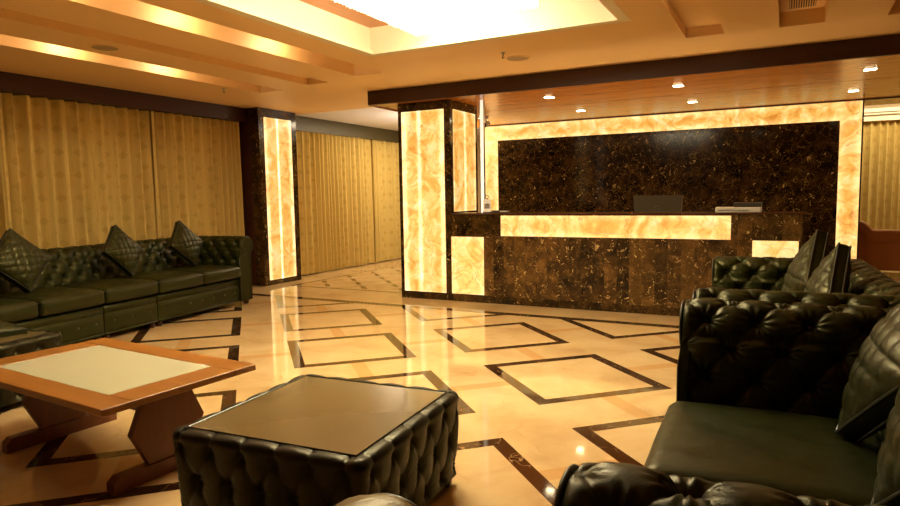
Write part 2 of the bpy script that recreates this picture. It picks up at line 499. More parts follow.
# ------------------------------------------------------------------ canopy over the desk
ca = empty('reception_canopy', 'wide dark wood canopy with glossy veneered underside over the reception desk', 'canopy', (-1, 8.5, 2.5))
def at(px, py, pz): return (px + 1, py - 8.5, pz - 2.5)
mb = MB().box(-4.79 + 1, 4.08 + 1, 6.97 - 8.5, 8.36 - 8.5, 0.002, .165).box(-4.79 + 1, 4.08 + 1, 8.385 - 8.5, 10.98 - 8.5, 0.002, .165)
mb.build('soffit', WSOF, ca)
MB().box(-4.80 + 1, 4.09 + 1, 6.93 - 8.5, 6.97 - 8.5, -.004, .168).build('fascia', WFAS, ca)
MB().box(-4.80 + 1, 4.09 + 1, 8.36 - 8.5, 8.385 - 8.5, .012, .165).build('groove', BLACK, ca)
MB().box(-4.81 + 1, -4.79 + 1, 6.97 - 8.5, 10.98 - 8.5, -.012, .168).build('side_trim', CREAM, ca)
MB().box(-4.60 + 1, 4.08 + 1, 10.12 - 8.5, 10.19 - 8.5, -.012, .0).build('shadow_bead', WFAS, ca)
dl = None
downs = [(-4.16, 7.62), (-2.60, 7.62), (-1.10, 7.62), (.70, 7.66), (-4.16, 9.08), (-2.63, 9.08), (-1.13, 9.08), (.68, 9.20)]
dlab = ['front row, far left', 'left one of the front row', 'middle one of the front row', 'right end of the front row near the canopy edge',
        'at the left end of the rear row by the pillar', 'second from left in the rear row', 'third from left in the rear row', 'right end of the rear row above the onyx frame']
for (x, y), lb in zip(downs, dlab):
    if x == -4.16 and y < 8: continue
    t = empty('downlight', 'square canopy downlight, ' + lb, 'downlight', (x, y, 2.5), 0, 'downlights in the wooden canopy')
    MB().box(-.062, .062, -.062, .062, -.004, .001).build('rim', METAL, t)
    MB().box(-.050, .050, -.050, .050, -.007, -.0035).build('lamp_face', LAMP, t)
    light('downlight_beam', 'SPOT', (x, y, 2.485), 26, (1, .68, .32), .045, angle=2.3)

# ------------------------------------------------------------------ pillars
pl = empty('onyx_pillar', 'square dark marble pillar with backlit onyx panels at the left end of the reception desk', 'pillar', (-4.075, 7.485, 0))
MB().box(-.375, .375, -.395, .395, 0, 2.5).build('marble_body', EMP, pl)
o = MB().box(-.305, .305, -.006, .006, -1.148, 1.148).build('onyx_panel', onyx('onyx_front', .61, 2.3, 0, ((-.05, .030, .75), (-.27, .04, .55), (.27, .03, .5)), .02, .85, 1.0, 1.0), pl, loc=(-.014, -.400, 1.243))
o = MB().box(-.006, .006, -.315, .315, -.635, .635).build('onyx_panel', onyx('onyx_side', .63, 1.27, 1, ((.0, .03, .75), (.28, .04, .4)), .02, .72, 5.0, .9), pl, loc=(.380, -.0, 1.755))
cl = empty('onyx_pillar', 'slim marble wall column with one tall backlit onyx panel between the two curtains', 'pillar', (-7.02, 7.6, 0))
MB().box(-.10, .07, -.40, .42, 0, 2.668).build('marble_body', EMP, cl)
MB().box(-.006, .006, -.295, .295, -1.228, 1.228).build('onyx_panel', onyx('onyx_column', .59, 2.45, 1, ((-.02, .022, 1.1), (-.27, .035, .55), (.26, .035, .55)), .02, .72, 9.0, 1.0), cl, loc=(.074, .0, 1.306))
box_struct('trim_4', WFASY, -7.5, -7.12, 7.2, 8.02, 0, ZC)

# ------------------------------------------------------------------ feature wall with onyx frame
fw = struct(MB().box(-4.66, .875, 10.2, 10.42, 0, 2.5).build('wall_feature', EMPW))
XI0, XI1, XO0, XO1, ZI, ZO = -4.40, .612, -4.645, .862, 2.245, 2.488
fr = empty('onyx_frame', 'glowing backlit onyx border framing the dark marble wall behind the desk', 'light panel', (-1.9, 10.2, 0))
top = MB().box(-(XO1 - XO0) / 2, (XO1 - XO0) / 2, -.007, .007, -(ZO - ZI) / 2, (ZO - ZI) / 2).build('top_band', onyx('onyx_top', XO1 - XO0, ZO - ZI, 0, (), .06, .85, 12.0, 1.0), fr, loc=((XO0 + XO1) / 2 + 1.9, -.0075, (ZI + ZO) / 2))
for xa, xb, sd in ((XI1, XO1, 15.), (XO0, XI0, 17.)):
    MB().box(-(xb - xa) / 2, (xb - xa) / 2, -.007, .007, -1.11, 1.11).build('side_band', onyx('onyx_band', xb - xa, 2.24, 0, (), .07, .85, sd, 1.0), fr, loc=((xa + xb) / 2 + 1.9, -.0075, ZI - 1.112))
struct(MB().box(.862, .88, 10.17, 10.43, 0, 2.5).build('trim_5', WFAS))

# ------------------------------------------------------------------ reception desk
rd = empty('reception_desk', 'long reception desk faced in dark veined marble with glowing onyx strips', 'desk', (-1.78, 7.4, 0))
def dx(x): return x + 1.78
MB().box(dx(-3.69), dx(.145), -.31, -.21, 0, 1.085).build('marble_front', EMPB, rd)
MB().box(dx(-3.69), dx(-3.03), -.316, -.309, .82, 1.085).box(dx(-3.69), dx(.145), -.316, -.309, 0, .09).build('marble_border', EMP, rd)
MB().box(dx(.045), dx(.145), -.21, .45, 0, 1.085).build('side_panel', EMP, rd)
MB().box(dx(-3.69), dx(-3.60), -.21, .45, 0, 1.085).build('side_panel', EMP, rd)
MB().box(dx(-3.69), dx(.185), -.335, .02, 1.085, 1.104, b=.004).build('counter_top', COUNTERTOP, rd)
MB().box(dx(-3.60), dx(.045), -.21, .45, .70, .735).build('work_top', COUNTERTOP, rd)
MB().box(dx(-3.60), dx(-.3), .40, .43, .05, .70).build('modesty_panel', WFAS, rd)
MB().box(-1.268, 1.268, -.006, .006, -.122, .122).build('onyx_panel', onyx('onyx_strip', 2.536, .244, 0, (), .055, .85, 21., .9), rd, loc=(dx(-1.76), -.312, .95))
MB().box(-.2195, .2195, -.006, .006, -.357, .357).build('onyx_panel', onyx('onyx_low_left', .44, .714, 0, (), .07, .95, 25., .7), rd, loc=(dx(-3.478), -.318, .454))
MB().box(-.204, .204, -.006, .006, -.357, .357).build('onyx_panel', onyx('onyx_low_right', .41, .714, 0, (), .07, .85, 28., .7), rd, loc=(dx(-.086), -.314, .466))

# monitor
mo = empty('computer_monitor', 'grey back of a computer monitor standing behind the reception counter', 'monitor', (-1.32, 7.72, .735))
V = [(-.275, -.02, .55), (.275, -.02, .55), (.245, -.05, .14), (-.245, -.05, .14)]
MB().add([(x, y, z) for x, y, z in V] + [(x, y + .035, z) for x, y, z in V], [(0, 1, 2, 3), (7, 6, 5, 4), (0, 4, 5, 1), (1, 5, 6, 2), (2, 6, 7, 3), (3, 7, 4, 0)]).build('monitor_shell', plain('monitor_grey', (.07, .056, .032), .75, spec=.2), mo)
MB().cyl((0, -.012, .02), (0, -.025, .3), .03, 12).box(-.12, .12, -.1, .1, 0, .015).build('stand', GREY, mo)
lg = MB().tube([(.033 * math.cos(a * PI / 12), -.052 + .0, .395 + .033 * math.sin(a * PI / 12)) for a in range(24)], .003, 6, True)
lg.build('badge_ring', DGREY, mo)
cu = bpy.data.curves.new('badge_letters', 'FONT'); cu.body = 'hp'; cu.size = .055; cu.align_x = 'CENTER'; cu.extrude = .001
tmp = bpy.data.objects.new('tmp', cu); COL.objects.link(tmp)
bpy.context.view_layer.update()
me = bpy.data.meshes.new_from_object(tmp.evaluated_get(bpy.context.evaluated_depsgraph_get()))
bpy.data.objects.remove(tmp); me.materials.clear(); me.materials.append(DGREY)
o = bpy.data.objects.new('badge_letters', me); link(o, mo); o.rotation_euler = (PI / 2, 0, 0); o.location = (0, -.05, .382)

pr = empty('printer', 'flat white printer with a dark lid on the right end of the counter', 'printer', (-.435, 7.26, 1.104))
MB().box(-.215, .215, -.11, .11, 0.0, .052, b=.006).build('body', WPLAS, pr)
MB().box(-.04, .212, -.09, .10, .052, .062).box(-.045, .215, -.1, .105, .062, .098, b=.005).build('lid', DGREY, pr)
MB().box(-.19, .10, -.113, -.109, .018, .024).build('paper_slot', BLACK, pr)
# items at the left end of the counter
st = empty('desk_sign', 'small white card sign with a round crest on a stand by the pillar', 'sign', (-3.29, 7.27, 1.104))
MB().box(-.05, .05, -.02, .03, 0, .008).build('base', DGREY, st)
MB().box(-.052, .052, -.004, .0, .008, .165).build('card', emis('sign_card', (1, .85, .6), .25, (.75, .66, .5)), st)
MB().box(-.036, .036, -.0055, -.0042, .05, .11).build('printed_block', plain('print_grey', (.35, .28, .2), .6), st)
MB().tube([(.022 * math.cos(a * PI / 10), -.004, .192 + .022 * math.sin(a * PI / 10)) for a in range(20)], .005, 6, True).build('crest', plain('crest_brown', (.2, .12, .05), .5), st)
pn = empty('pen_tray', 'low dark tray with small items beside the card sign', 'tray', (-3.13, 7.25, 1.104))
MB().box(-.10, .14, -.05, .05, 0, .012, b=.003).box(-.08, .02, -.03, .02, .012, .028).build('tray', DGREY, pn)
MB().box(.04, .13, -.035, .03, .012, .022).build('note_pad', WPLAS, pn)
ls = empty('light_profile', 'thin upright white light strip on the counter beside the pillar', 'light strip', (-3.375, 7.34, 1.104))
MB().box(-.022, .022, -.012, .012, 0, 1.392).build('diffuser', STRIPL, ls)
MB().box(-.032, -.022, -.016, .016, 0, 1.392).box(.022, .028, -.016, .016, 0, 1.392).build('channel', METAL, ls)
# security camera
sc_ = empty('security_camera', 'small bullet security camera on the canopy underside beside the pillar', 'camera', (-4.075, 9.0, 2.503))
MB().cyl((0, 0, 0), (0, 0, -.03), .04, 20).cyl((0, 0, -.03), (0, 0, -.08), .014, 12).build('bracket', WPLAS, sc_)
MB().cyl((0, .07, -.09), (0, -.07, -.13), .042, 20).build('body', WPLAS, sc_, True, 40)
MB().cyl((0, -.068, -.1295), (0, -.078, -.1325), .036, 20).build('lens', BLACK, sc_)

# ------------------------------------------------------------------ pelmets
box_struct('trim_6', WFASY, -7.5, -7.2, -3.0, 7.2, 2.475, ZC)
box_struct('trim_7', WSHADED, -7.5, -7.2, 8.02, 13.4, 2.44, ZC + .01)

# ------------------------------------------------------------------ curtains
def curtain(name, label, x, y0, y1, z0, z1, seed, group, axis=1, parent=None):
    rnd = random.Random(seed)
    L = y1 - y0; n = int(L / .012); m = 16
    ph = []; a = 0; amp = []
    k = [rnd.uniform(0, 6.28) for _ in range(6)]
    for i in range(n + 1):
        s = i / n * L
        per = .145 + .035 * math.sin(s * 2.3 + k[0]) + .025 * math.sin(s * 5.1 + k[1])
        a += 2 * PI / per * (L / n)
        ph.append(a); amp.append(.072 + .018 * math.sin(s * 3.7 + k[2]) + .010 * math.sin(s * 9.1 + k[3]))
    def fn(i, j):
        t = j / m; z = z0 + (z1 - z0) * t
        spread = 1 - .25 * t
        w = -1 + 2 * ((1 + math.sin(ph[i] + .3 * math.sin(t * 3 + k[4]))) / 2) ** .62 + .12 * math.sin(2.6 * ph[i] + k[5] + t)
        off = amp[i] * spread * w
        yy = y0 + L * i / n + .012 * math.cos(ph[i]) * spread
        return (x + off, yy, z) if axis == 1 else (yy, x - off, z)
    c = (x, (y0 + y1) / 2, 0) if axis == 1 else ((y0 + y1) / 2, x, 0)
    mb = MB().grid(n + 1, m + 1, fn, flip=(axis == 1))
    mb.V = [(a - c[0], b - c[1], z) for a, b, z in mb.V]
    if axis == 0: mb.V = [(b, a, z) for a, b, z in mb.V]
    o = mb.build('curtain', CURT, None, True, loc=c)
    if axis == 0: o.rotation_euler = (0, 0, 0); 
    if axis == 0:      # pattern runs along local y, so turn the mesh instead of the texture
        for v in o.data.vertices: v.co = (v.co[0], v.co[1], v.co[2])
        o.rotation_euler = (0, 0, PI / 2); 
        for v in o.data.vertices: v.co = (v.co[0], -v.co[1], v.co[2])
    tag(o, label, 'curtain', group)
    return o
G1 = 'gold curtains behind the long sofa'; G2 = 'gold curtains in the corridor beside the pillar'
curtain('curtain', 'gold patterned curtain behind the long sofa, at the left edge of the photo', -7.345, 1.2, 3.92, .02, 2.47, 1, G1)
curtain('curtain', 'gold patterned curtain behind the middle of the long sofa', -7.33, 3.78, 5.70, .02, 2.47, 2, G1)
curtain('curtain', 'gold patterned curtain behind the long sofa, ending at the slim column', -7.315, 5.62, 7.13, .02, 2.47, 3, G1)
curtain('curtain', 'gold curtain just right of the slim lit column, loose deep folds', -7.25, 8.06, 9.2, .02, 2.45, 4, G2)
curtain('curtain', 'gold curtain in the middle of the corridor between column and big pillar', -7.27, 9.10, 10.55, .02, 2.45, 5, G2)
curtain('curtain', 'gold curtain in the corridor partly hidden by the big onyx pillar', -7.26, 10.5, 13.2, .02, 2.45, 6, G2)
curtain('curtain', 'gold patterned curtain far away at the right edge beyond the onyx frame', 13.12, .5, 3.9, .02, 2.46, 8, 'gold curtain beyond the frame', axis=0)
# far right cornice
mb = MB()
for z0, z1, y in ((2.46, 2.50, 13.00), (2.50, 2.56, 13.02), (2.56, 2.60, 12.96), (2.60, 2.66, 12.92)):
    mb.box(-.4, 4.1, y, 13.4, z0, z1)
struct(mb.build('trim_8', CREAM))
light('cornice_glow', 'AREA', (2.0, 12.4, 2.80), 20, (1, .82, .55), 3.5, (math.radians(60), 0, 0), size_y=.2)

# ------------------------------------------------------------------ ceiling fittings
for x, y, lb in ((-5.36, 3.72, 'round ceiling speaker grille between the two slots at the upper left'),
                 (-2.40, 6.08, 'round ceiling speaker grille in front of the dark canopy')):
    t = empty('ceiling_speaker', lb, 'speaker', (x, y, ZC), 0, 'round ceiling speakers')
    MB().lathe([(.125, .001), (.125, -.006), (.112, -.008), (.108, -.004)]).build('rim', CEIL, t)
    MB().lathe([(.108, .0005), (.108, -.0045)]).build('grille', plain('speaker_grille', (.42, .28, .14), .6), t)
for x, y, lb in ((-6.12, 5.78, 'small brass ceiling sprinkler above the long sofa'), (-2.43, 5.77, 'small brass ceiling sprinkler in front of the chandelier cove')):
    t = empty('sprinkler', lb, 'sprinkler', (x, y, ZC + .002), 0, 'ceiling sprinklers')
    MB().lathe([(.028, .012), (.028, -.004), (.012, -.006), (.010, -.03)]).build('escutcheon', METAL, t)
    MB().lathe([(.004, -.03), (.004, -.05), (.017, -.052), (.017, -.055)]).build('deflector', plain('dark_brass', (.12, .07, .03), .4), t)
vt = empty('air_vent', 'white rectangular slatted air vent in a ceiling slot at the top right', 'vent', (.072, 5.35, ZC + .12))
MB().box(-.145, .145, -.5, .68, -.02, 0).build('frame', CEIL, vt)
MB().box(-.092, .092, -.44, .62, -.0215, -.0195).build('opening', BLACK, vt)
for k in range(11):
    x = -.088 + k * .0168
    MB().box(x, x + .0075, -.44, .62, -.028, -.021).build('slat', CEIL, vt)

# ------------------------------------------------------------------ upholstery
def smooth(a, b, x):
    t = min(1, max(0, (x - a) / (b - a))); return t * t * (3 - 2 * t)

def tuft(s, t, p, q, H, s0=0, t0=0):
    """height of deep-buttoned leather; buttons sit p apart in rows q/2 apart, staggered"""
    x = (s - s0) / p; y = (t - t0) / q
    a = x + y; b = x - y
    sa, sb = abs(math.sin(PI * a)), abs(math.sin(PI * b))
    h = -.15 * (1 - (sa * sb) ** .8)                      # soft pillowing
    ln = p * q / math.hypot(p, q)
    ha = hb = 9
    best = 9; bd = (1, 0)
    for i in (math.floor(a), math.floor(a) + 1):
        for j in (math.floor(b), math.floor(b) + 1):
            bx = (i + j) / 2 * p; by = (i - j) / 2 * q
            dx_ = (s - s0) - bx; dy_ = (t - t0) - by
            r = math.hypot(dx_, dy_)
            if r < best: best = r; bd = (dx_, dy_)
    fd = .18 + .82 * math.exp(-(best / (p * .36)) ** 2)
    for k in (a, b):                                       # folds running from button to button
        dd = abs(k - round(k)) * ln
        h -= fd * (.22 * math.exp(-(dd / .0055) ** 2) + .12 * math.exp(-(dd / .014) ** 2))
    dip = .85 * math.exp(-(best / (p * .15)) ** 1.3)
    th = math.atan2(bd[1], bd[0])
    wr = math.cos(13 * th + 1.3 * math.sin(3 * th + bx * 40)) * math.exp(-((best - p * .22) / (p * .14)) ** 2)
    return max(H * (h - dip), -H * 1.2) + wr * H * .09

def button_pts(S0, S1, T0, T1, p, q, s0, t0):
    r = []
    for i in range(-60, 60):
        for j in range(-60, 60):
            if (i + j) % 2: continue
            s = s0 + i / 2 * p; t = t0 + j / 2 * q
            if S0 < s < S1 and T0 < t < T1: r.append((s, t))
    return r

def roll_profile(zb, zc, R, inner=.0, post=.20, lean=.04, n=1):
    """arm/back section (a, z): up the inner face, round the roll, down the outer post"""
    P = []
    ca_ = inner + R + .015 + lean
    N1 = int(24 * n)
    z1 = zc - .02
    for i in range(N1): 
        t = i / N1; P.append((inner + lean * t * t, zb + (z1 - zb) * t))
    a0 = 188; a1 = -100; N2 = int(44 * n)
    for i in range(N2 + 1):
        a = math.radians(a0 + (a1 - a0) * i / N2)
        P.append((ca_ + R * math.cos(a), zc + R * math.sin(a)))
    P.append((ca_ + .0, zc - R - .006))
    P.append((post, zc - R - .04)); P.append((post, .30)); P.append((post, .058)); 
    return P, ca_

def resample(P, step):
    out = [P[0]]; acc = 0; L = [0]
    d = [math.dist(P[i], P[i + 1]) for i in range(len(P) - 1)]
    T = sum(d); N = max(4, int(T / step)); tgt = T / N; pos = 0; i = 0; run = 0
    res = []
    for k in range(N + 1):
        want = k * tgt
        while i < len(d) - 1 and run + d[i] < want: run += d[i]; i += 1
        f = (want - run) / d[i] if d[i] else 0
        res.append((P[i][0] + (P[i + 1][0] - P[i][0]) * f, P[i][1] + (P[i + 1][1] - P[i][1]) * f))
    return res, tgt

def rolled(P, length, step, p, q, H, tmax, place, endr=.034, s0=0, t0=.0, seams=(), flip=False):
    """sweep section P along s in 0..length; tufted up to arc length tmax; place(s, a, z) -> xyz. Returns mesh data and button spots"""
    R_, dt = resample(P, step); m = len(R_); n = max(6, int(length / step)) + 1
    nor = []
    for j in range(m):
        a = R_[max(0, j - 1)]; b = R_[min(m - 1, j + 1)]
        tx, tz = b[0] - a[0], b[1] - a[1]; l = math.hypot(tx, tz) or 1
        nor.append((-tz / l, tx / l))
    def point(s, j, extra=0):
        t = j * dt
        w = smooth(tmax + .03, tmax - .03, t) * smooth(-.01, .05, t + .02)
        e = min(s, length - s)
        we = smooth(-.01, .035, e)
        d = tuft(s, t, p, q, H, s0, t0) * w * we + H * .5 * (1 - w) * 0
        for sm in seams:
            d -= .012 * math.exp(-((s - sm) / .008) ** 2) * (1 if t < tmax + .1 else 0) 
        if e < endr: d -= (endr - math.sqrt(max(0, endr ** 2 - (endr - e) ** 2))) * .75
        d += extra
        return place(s, R_[j][0] + nor[j][0] * d, R_[j][1] + nor[j][1] * d)
    mb = MB().grid(n, m, lambda i, j: point(length * i / (n - 1), j), flip=flip)
    base = len(mb.V)
    for i in (0, n - 1):        # end caps
        f = tuple(i * m + j for j in range(m))
        mb.F.append(f if (i == 0) != flip else f[::-1])
    bt = []
    for s, t in button_pts(.04, length - .04, .03, tmax - .01, p, q, s0, t0):
        j = min(m - 2, max(1, int(round(t / dt))))
        w = smooth(tmax + .03, tmax - .03, t); 
        bt.append((point(s, j, .004), Vector(place(0, nor[j][0], nor[j][1])) - Vector(place(0, 0, 0))))
    return mb, bt

_btn = {}
def add_buttons(bts, parent, r=.011, mat=BUTTON):
    if r not in _btn:
        o0 = MB().lathe([(r, 0), (r * .92, r * .35), (r * .55, r * .6), (.0008, r * .68)], n=12)
        me = bpy.data.meshes.new('button'); me.from_pydata(o0.V, [], o0.F); me.materials.append(mat)
        me.polygons.foreach_set('use_smooth', [True] * len(me.polygons)); _btn[r] = me
    for p, n in bts[:100]:
        o = bpy.data.objects.new('button', _btn[r]); link(o, parent)
        o.location = p; o.rotation_mode = 'QUATERNION'; o.rotation_quaternion = Vector((0, 0, 1)).rotation_difference(n.normalized())

def cushion(x0, x1, y0, y1, z0, z1, r=.04, crown=.03, step=.03, seed=0):
    """soft rounded slab with a crowned top and a welt line"""
    rnd = random.Random(seed); k = [rnd.uniform(0, 6) for _ in range(4)]
    cxm, cym, czm = (x0 + x1) / 2, (y0 + y1) / 2, (z0 + z1) / 2
    hx, hy, hz = (x1 - x0) / 2, (y1 - y0) / 2, (z1 - z0) / 2
    mb = MB()
    def face(ax, sg):
        o1, o2 = (ax + 1) % 3, (ax + 2) % 3; h = (hx, hy, hz)
        def lin(hh):
            base = [-1 + 2 * i / max(2, int(2 * hh / step)) for i in range(max(2, int(2 * hh / step)) + 1)]
            ex = [1 - f * r / hh for f in (.0, .1, .3, .6, 1)]
            return sorted(set(round(v, 4) for v in base if abs(v) < 1 - r / hh) | set(round(v, 4) for v in ex) | set(round(-v, 4) for v in ex))
        U = lin(h[o1]); W = lin(h[o2])
        def fn(i, j):
            p = [0, 0, 0]; p[ax] = sg * h[ax]; p[o1] = U[i] * h[o1]; p[o2] = W[j] * h[o2]
            q = [max(-(h[a] - r), min(h[a] - r, p[a])) for a in range(3)]
            d = Vector([p[a] - q[a] for a in range(3)])
            d = d.normalized() * r if d.length > 0 else d
            x, y, z = q[0] + d[0], q[1] + d[1], q[2] + d[2]
            fx, fy = x / hx, y / hy
            c = (1 - abs(fx) ** 3) * (1 - abs(fy) ** 3)
            w = .003 * math.sin(9 * fx + k[0]) * math.sin(7 * fy + k[1]) * c
            if z > 0: z += (crown * c + w) * min(1, z / hz)
            sgn = .012 * (1 - fx * fx) * (-1 if y < 0 else 0) * (1 - (z / hz) ** 2 if abs(z) < hz else 0)
            return (cxm + x, cym + y + sgn, czm + z)
        mb.grid(len(U), len(W), fn, flip=(sg < 0))
    for ax in range(3):
        for sg in (-1, 1): face(ax, sg)
    return mb

def weld(o, d=.0006):
    import bmesh
    bm = bmesh.new(); bm.from_mesh(o.data); bmesh.ops.remove_doubles(bm, verts=bm.verts, dist=d)
    bmesh.ops.recalc_face_normals(bm, faces=bm.faces)
    bm.to_mesh(o.data); bm.free(); return o

def welt(x0, x1, y0, y1, z, r=.004, c=.035):
    pts = []
    for (cx_, cy_, a0) in ((x1 - c, y1 - c, 0), (x0 + c, y1 - c, 90), (x0 + c, y0 + c, 180), (x1 - c, y0 + c, 270)):
        for k in range(5):
            a = math.radians(a0 + 22.5 * k); pts.append((cx_ + c * math.cos(a), cy_ + c * math.sin(a), z))
    return MB().tube(pts, r, 6, True)

def chesterfield(name, label, cat, loc, rotz, seats, sw, depth, group=None, modules=None, step=.012, m=LEA, seat_z=.50, armh=.87, buttons=True, arms=(1, 1), p=.185, q=.24, H=.034, aw=.30):
    """local x along the front, y to the back, z up; seats = number of cushions of width sw"""
    t = empty(name, label, cat, loc, rotz, group)
    R = .125; zc = armh - R; a = aw
    W = seats * sw + 2 * a
    zb = seat_z - .20
    P, cc = roll_profile(zb, zc, R, 0, .19, .03)
    tm = (zc - zb) + R * math.radians(188 + 25)
    AL = depth - .10
    for side in (0, 1):
        if side == 0: place = lambda s, aa, z: (a - aa, s, z)
        else: place = lambda s, aa, z: (W - a + aa, s, z)
        mb, bt = rolled(P, AL, step, p, q, H, tm, place, s0=p * .5, t0=.03, flip=(side == 0))
        ao = mb.build('arm', m, t, True, 70)
        if buttons: add_buttons(bt, ao)
        # front scroll panel
        xc = (a - cc) if side == 0 else (W - a + cc); sgn = -1 if side == 0 else 1
        pts = [(xc + R * .80 * math.cos(k * PI / 14), zc + R * .80 * math.sin(k * PI / 14)) for k in range(28)]
        fp = MB().prism(pts, -.006, .03, 1)
        xi = a - .004 if side == 0 else W - a + .004; xo = xc + sgn * .05
        pg = [(xi, .055), (xi, zc - .16), (xc - sgn * .10, zc), (xc + sgn * .10, zc), (xo, zc - .14), (xo, .055)]
        fp.prism(pg, -.004, .03, 1)
        fp.build('arm_front', m, ao, False)
        lp = [(xc + R * .82 * math.cos(math.radians(k)), -.006, zc + R * .82 * math.sin(math.radians(k))) for k in range(-60, 241, 12)]
        l0, l1 = (max(xi, xo), min(xi, xo))
        lp = [(l0, -.006, .06), (l0, -.006, zc - .15)] + lp + [(l1, -.006, zc - .15), (l1, -.006, .06)]
        MB().tube(lp, .006, 6).build('piping', PIPE, ao, True)
    # back
    Pb, cb = roll_profile(zb, zc, R, 0, .19, .05)
    tb = (zc - zb) + R * math.radians(188 + 25)
    yb = depth - .31
    seams = [a - .1 + sw * k for k in (modules or [])]
    mb, bt = rolled(Pb, W - .2, step, p, q, H, tb, lambda s, aa, z: (.1 + s, yb + aa, z), s0=a - .1 + p * .5, t0=.03, seams=seams, flip=False)
    bo = mb.build('backrest', m, t, True, 70)
    if buttons: add_buttons([b for b in bt if a < b[0][0] < W - a], bo)
    # base rail
    rb = MB()
    edges = [0] + [k for k in (modules or [])] + [seats]
    fr_ = []
    for e0, e1 in zip(edges[:-1], edges[1:]):
        xa = a + e0 * sw + (.004 if e0 else 0); xb = a + e1 * sw - (.004 if e1 < seats else 0)
        n = max(2, int(round((xb - xa) / .19))); nx = int((xb - xa) / .012); z0, z1 = .075, zb - .055
        def fn(i, j, xa=xa, xb=xb, n=n, nx=nx):
            x = xa + (xb - xa) * i / nx; zz = z0 + (z1 - z0) * j / 12
            f = (x - xa) / (xb - xa) * n
            dist = math.hypot((f - round(f - .5) - .5) * (xb - xa) / n, zz - (z0 + z1) / 2 - .01)
            e = min(i, nx - i, 8) / 8 * 1.0; ez = min(j, 12 - j, 3) / 3
            return (x, .022 - .016 * math.sqrt(min(1, e)) * math.sqrt(ez) + .011 * math.exp(-(dist / .014) ** 2), zz)
        for kk in range(n): fr_.append((Vector((xa + (xb - xa) * (kk + .5) / n, .010, (z0 + z1) / 2 + .01)), Vector((0, -1, 0))))
        rb.grid(nx + 1, 13, fn, flip=False)
        rb.box(xa, xb, .012, .10, zb - .05, zb + .02, b=.012)
        rb.box(xa, xb, .010, .10, .055, .078, b=.008)
        rb.box(xa + .004, xb - .004, .022, depth - .12, .07, zb)
    ro = rb.build('base_rail', m, t, True, 50)
    add_buttons(fr_, ro, .0125, RBUT)
    # cushions
    for k in range(seats):
        x0 = a + k * sw; x1 = x0 + sw
        cu_ = weld(cushion(x0 + .003, x1 - .003, -.035, depth - .28, seat_z - .165, seat_z - .018, .045, .028, .03, k).build('seat_cushion', m, t, True))
        wv = welt(x0 + .006, x1 - .006, -.033, depth - .285, seat_z - .045); wv.build('piping', PIPE, cu_, True)
    # feet
    fx = [.12, W - .12] + [a + k * sw + d for k in (modules or []) for d in (-.05, .05)]
    for x in fx:
        for y in (.06, depth - .16):
            MB().lathe([(.026, 0), (.034, .012), (.036, .03), (.026, .05), (.030, .08)], (x, y, 0), 16).build('foot', FOOT, t, True)
    return t, W

def pillow_proto(size=.40, th=.06, gus=.055, pitch=.072, m=LEA, n=56):
    h = size / 2
    mb = MB()
    def hh(u, v):
        e = max(0, (1 - abs(u) ** 2.6) * (1 - abs(v) ** 2.6)) ** .55
        a = (u + v) * h / pitch; b = (u - v) * h / pitch
        qd = (abs(math.sin(PI * a / 1.414)) * abs(math.sin(PI * b / 1.414))) ** .35
        return e * th - .010 * (1 - qd) * min(1, e * 3)
    for sg in (-1, 1):
        def fn(i, j):
            u = -1 + 2 * i / n; v = -1 + 2 * j / n
            pin = 1 - .06 * (1 - u * u) * 0
            ku = 1 - .05 * (1 - v * v) ** 1; kv = 1 - .05 * (1 - u * u)
            cr = 1 - .035 * (u * u * v * v)
            return (u * h * (1 - .045 * (1 - v * v)) , sg * (gus / 2 + hh(u, v)), v * h * (1 - .045 * (1 - u * u)))
        mb.grid(n + 1, n + 1, fn, flip=(sg > 0))
    def rim(k):
        s = k % 4; return s
    ring = []
    for s in range(4):
        for i in range(n):
            f = -1 + 2 * i / n
            u, v = ((f, -1), (1, f), (-f, 1), (-1, -f))[s]
            ring.append((u * h * (1 - .045 * (1 - v * v)), v * h * (1 - .045 * (1 - u * u))))
    N = len(ring)
    mb2 = MB().grid(N, 5, lambda i, j: (ring[i][0] * (1 + .012 * math.sin(PI * j / 4)), -gus / 2 + gus * j / 4, ring[i][1] * (1 + .012 * math.sin(PI * j / 4))), closeu=True)
    mb.add(mb2.V, mb2.F)
    pp = MB()
    for sg in (-1, 1): pp.tube([(x * 1.008, sg * gus / 2, z * 1.008) for x, z in ring[::2]], .0055, 6, True)
    return mb, pp
_pil = pillow_proto()
_pme = None
def pillow(label, corner, yaw, lean, spin=45, size=.40, group=None, sink=.0, m=None):
    """corner = lowest point; yaw = direction its face looks to; lean back from vertical"""
    global _pme
    t = empty('throw_pillow', label, 'pillow', (0, 0, 0), 0, group)
    if _pme is None:
        o = _pil[0].build('cover', LEA, t, True); weld(o); o2 = _pil[1].build('piping', PIPE, t, True); _pme = (o.data, o2.data)
    else:
        o = bpy.data.objects.new('cover', _pme[0]); link(o, t); o2 = bpy.data.objects.new('piping', _pme[1]); link(o2, t)
    # local: face normal -y; spin about y; lean: rotate about x so the top goes to +y
    sc = size / .40
    Rz = Matrix.Rotation(math.radians(yaw) + PI / 2, 4, 'Z'); Rl = Matrix.Rotation(-math.radians(lean), 4, 'X'); Rs = Matrix.Rotation(math.radians(spin), 4, 'Y')
    hgt = size / 2 * (abs(math.cos(math.radians(spin))) + abs(math.sin(math.radians(spin))))
    M = Matrix.Translation(Vector(corner)) @ Rz @ Rl @ Matrix.Translation((0, 0, hgt)) @ Rs @ Matrix.Scale(sc, 4)
    t.matrix_world = Matrix.Translation(Vector(corner))
    for ob in (o, o2): ob.matrix_local = Matrix.Translation(-Vector(corner)) @ M
    return t

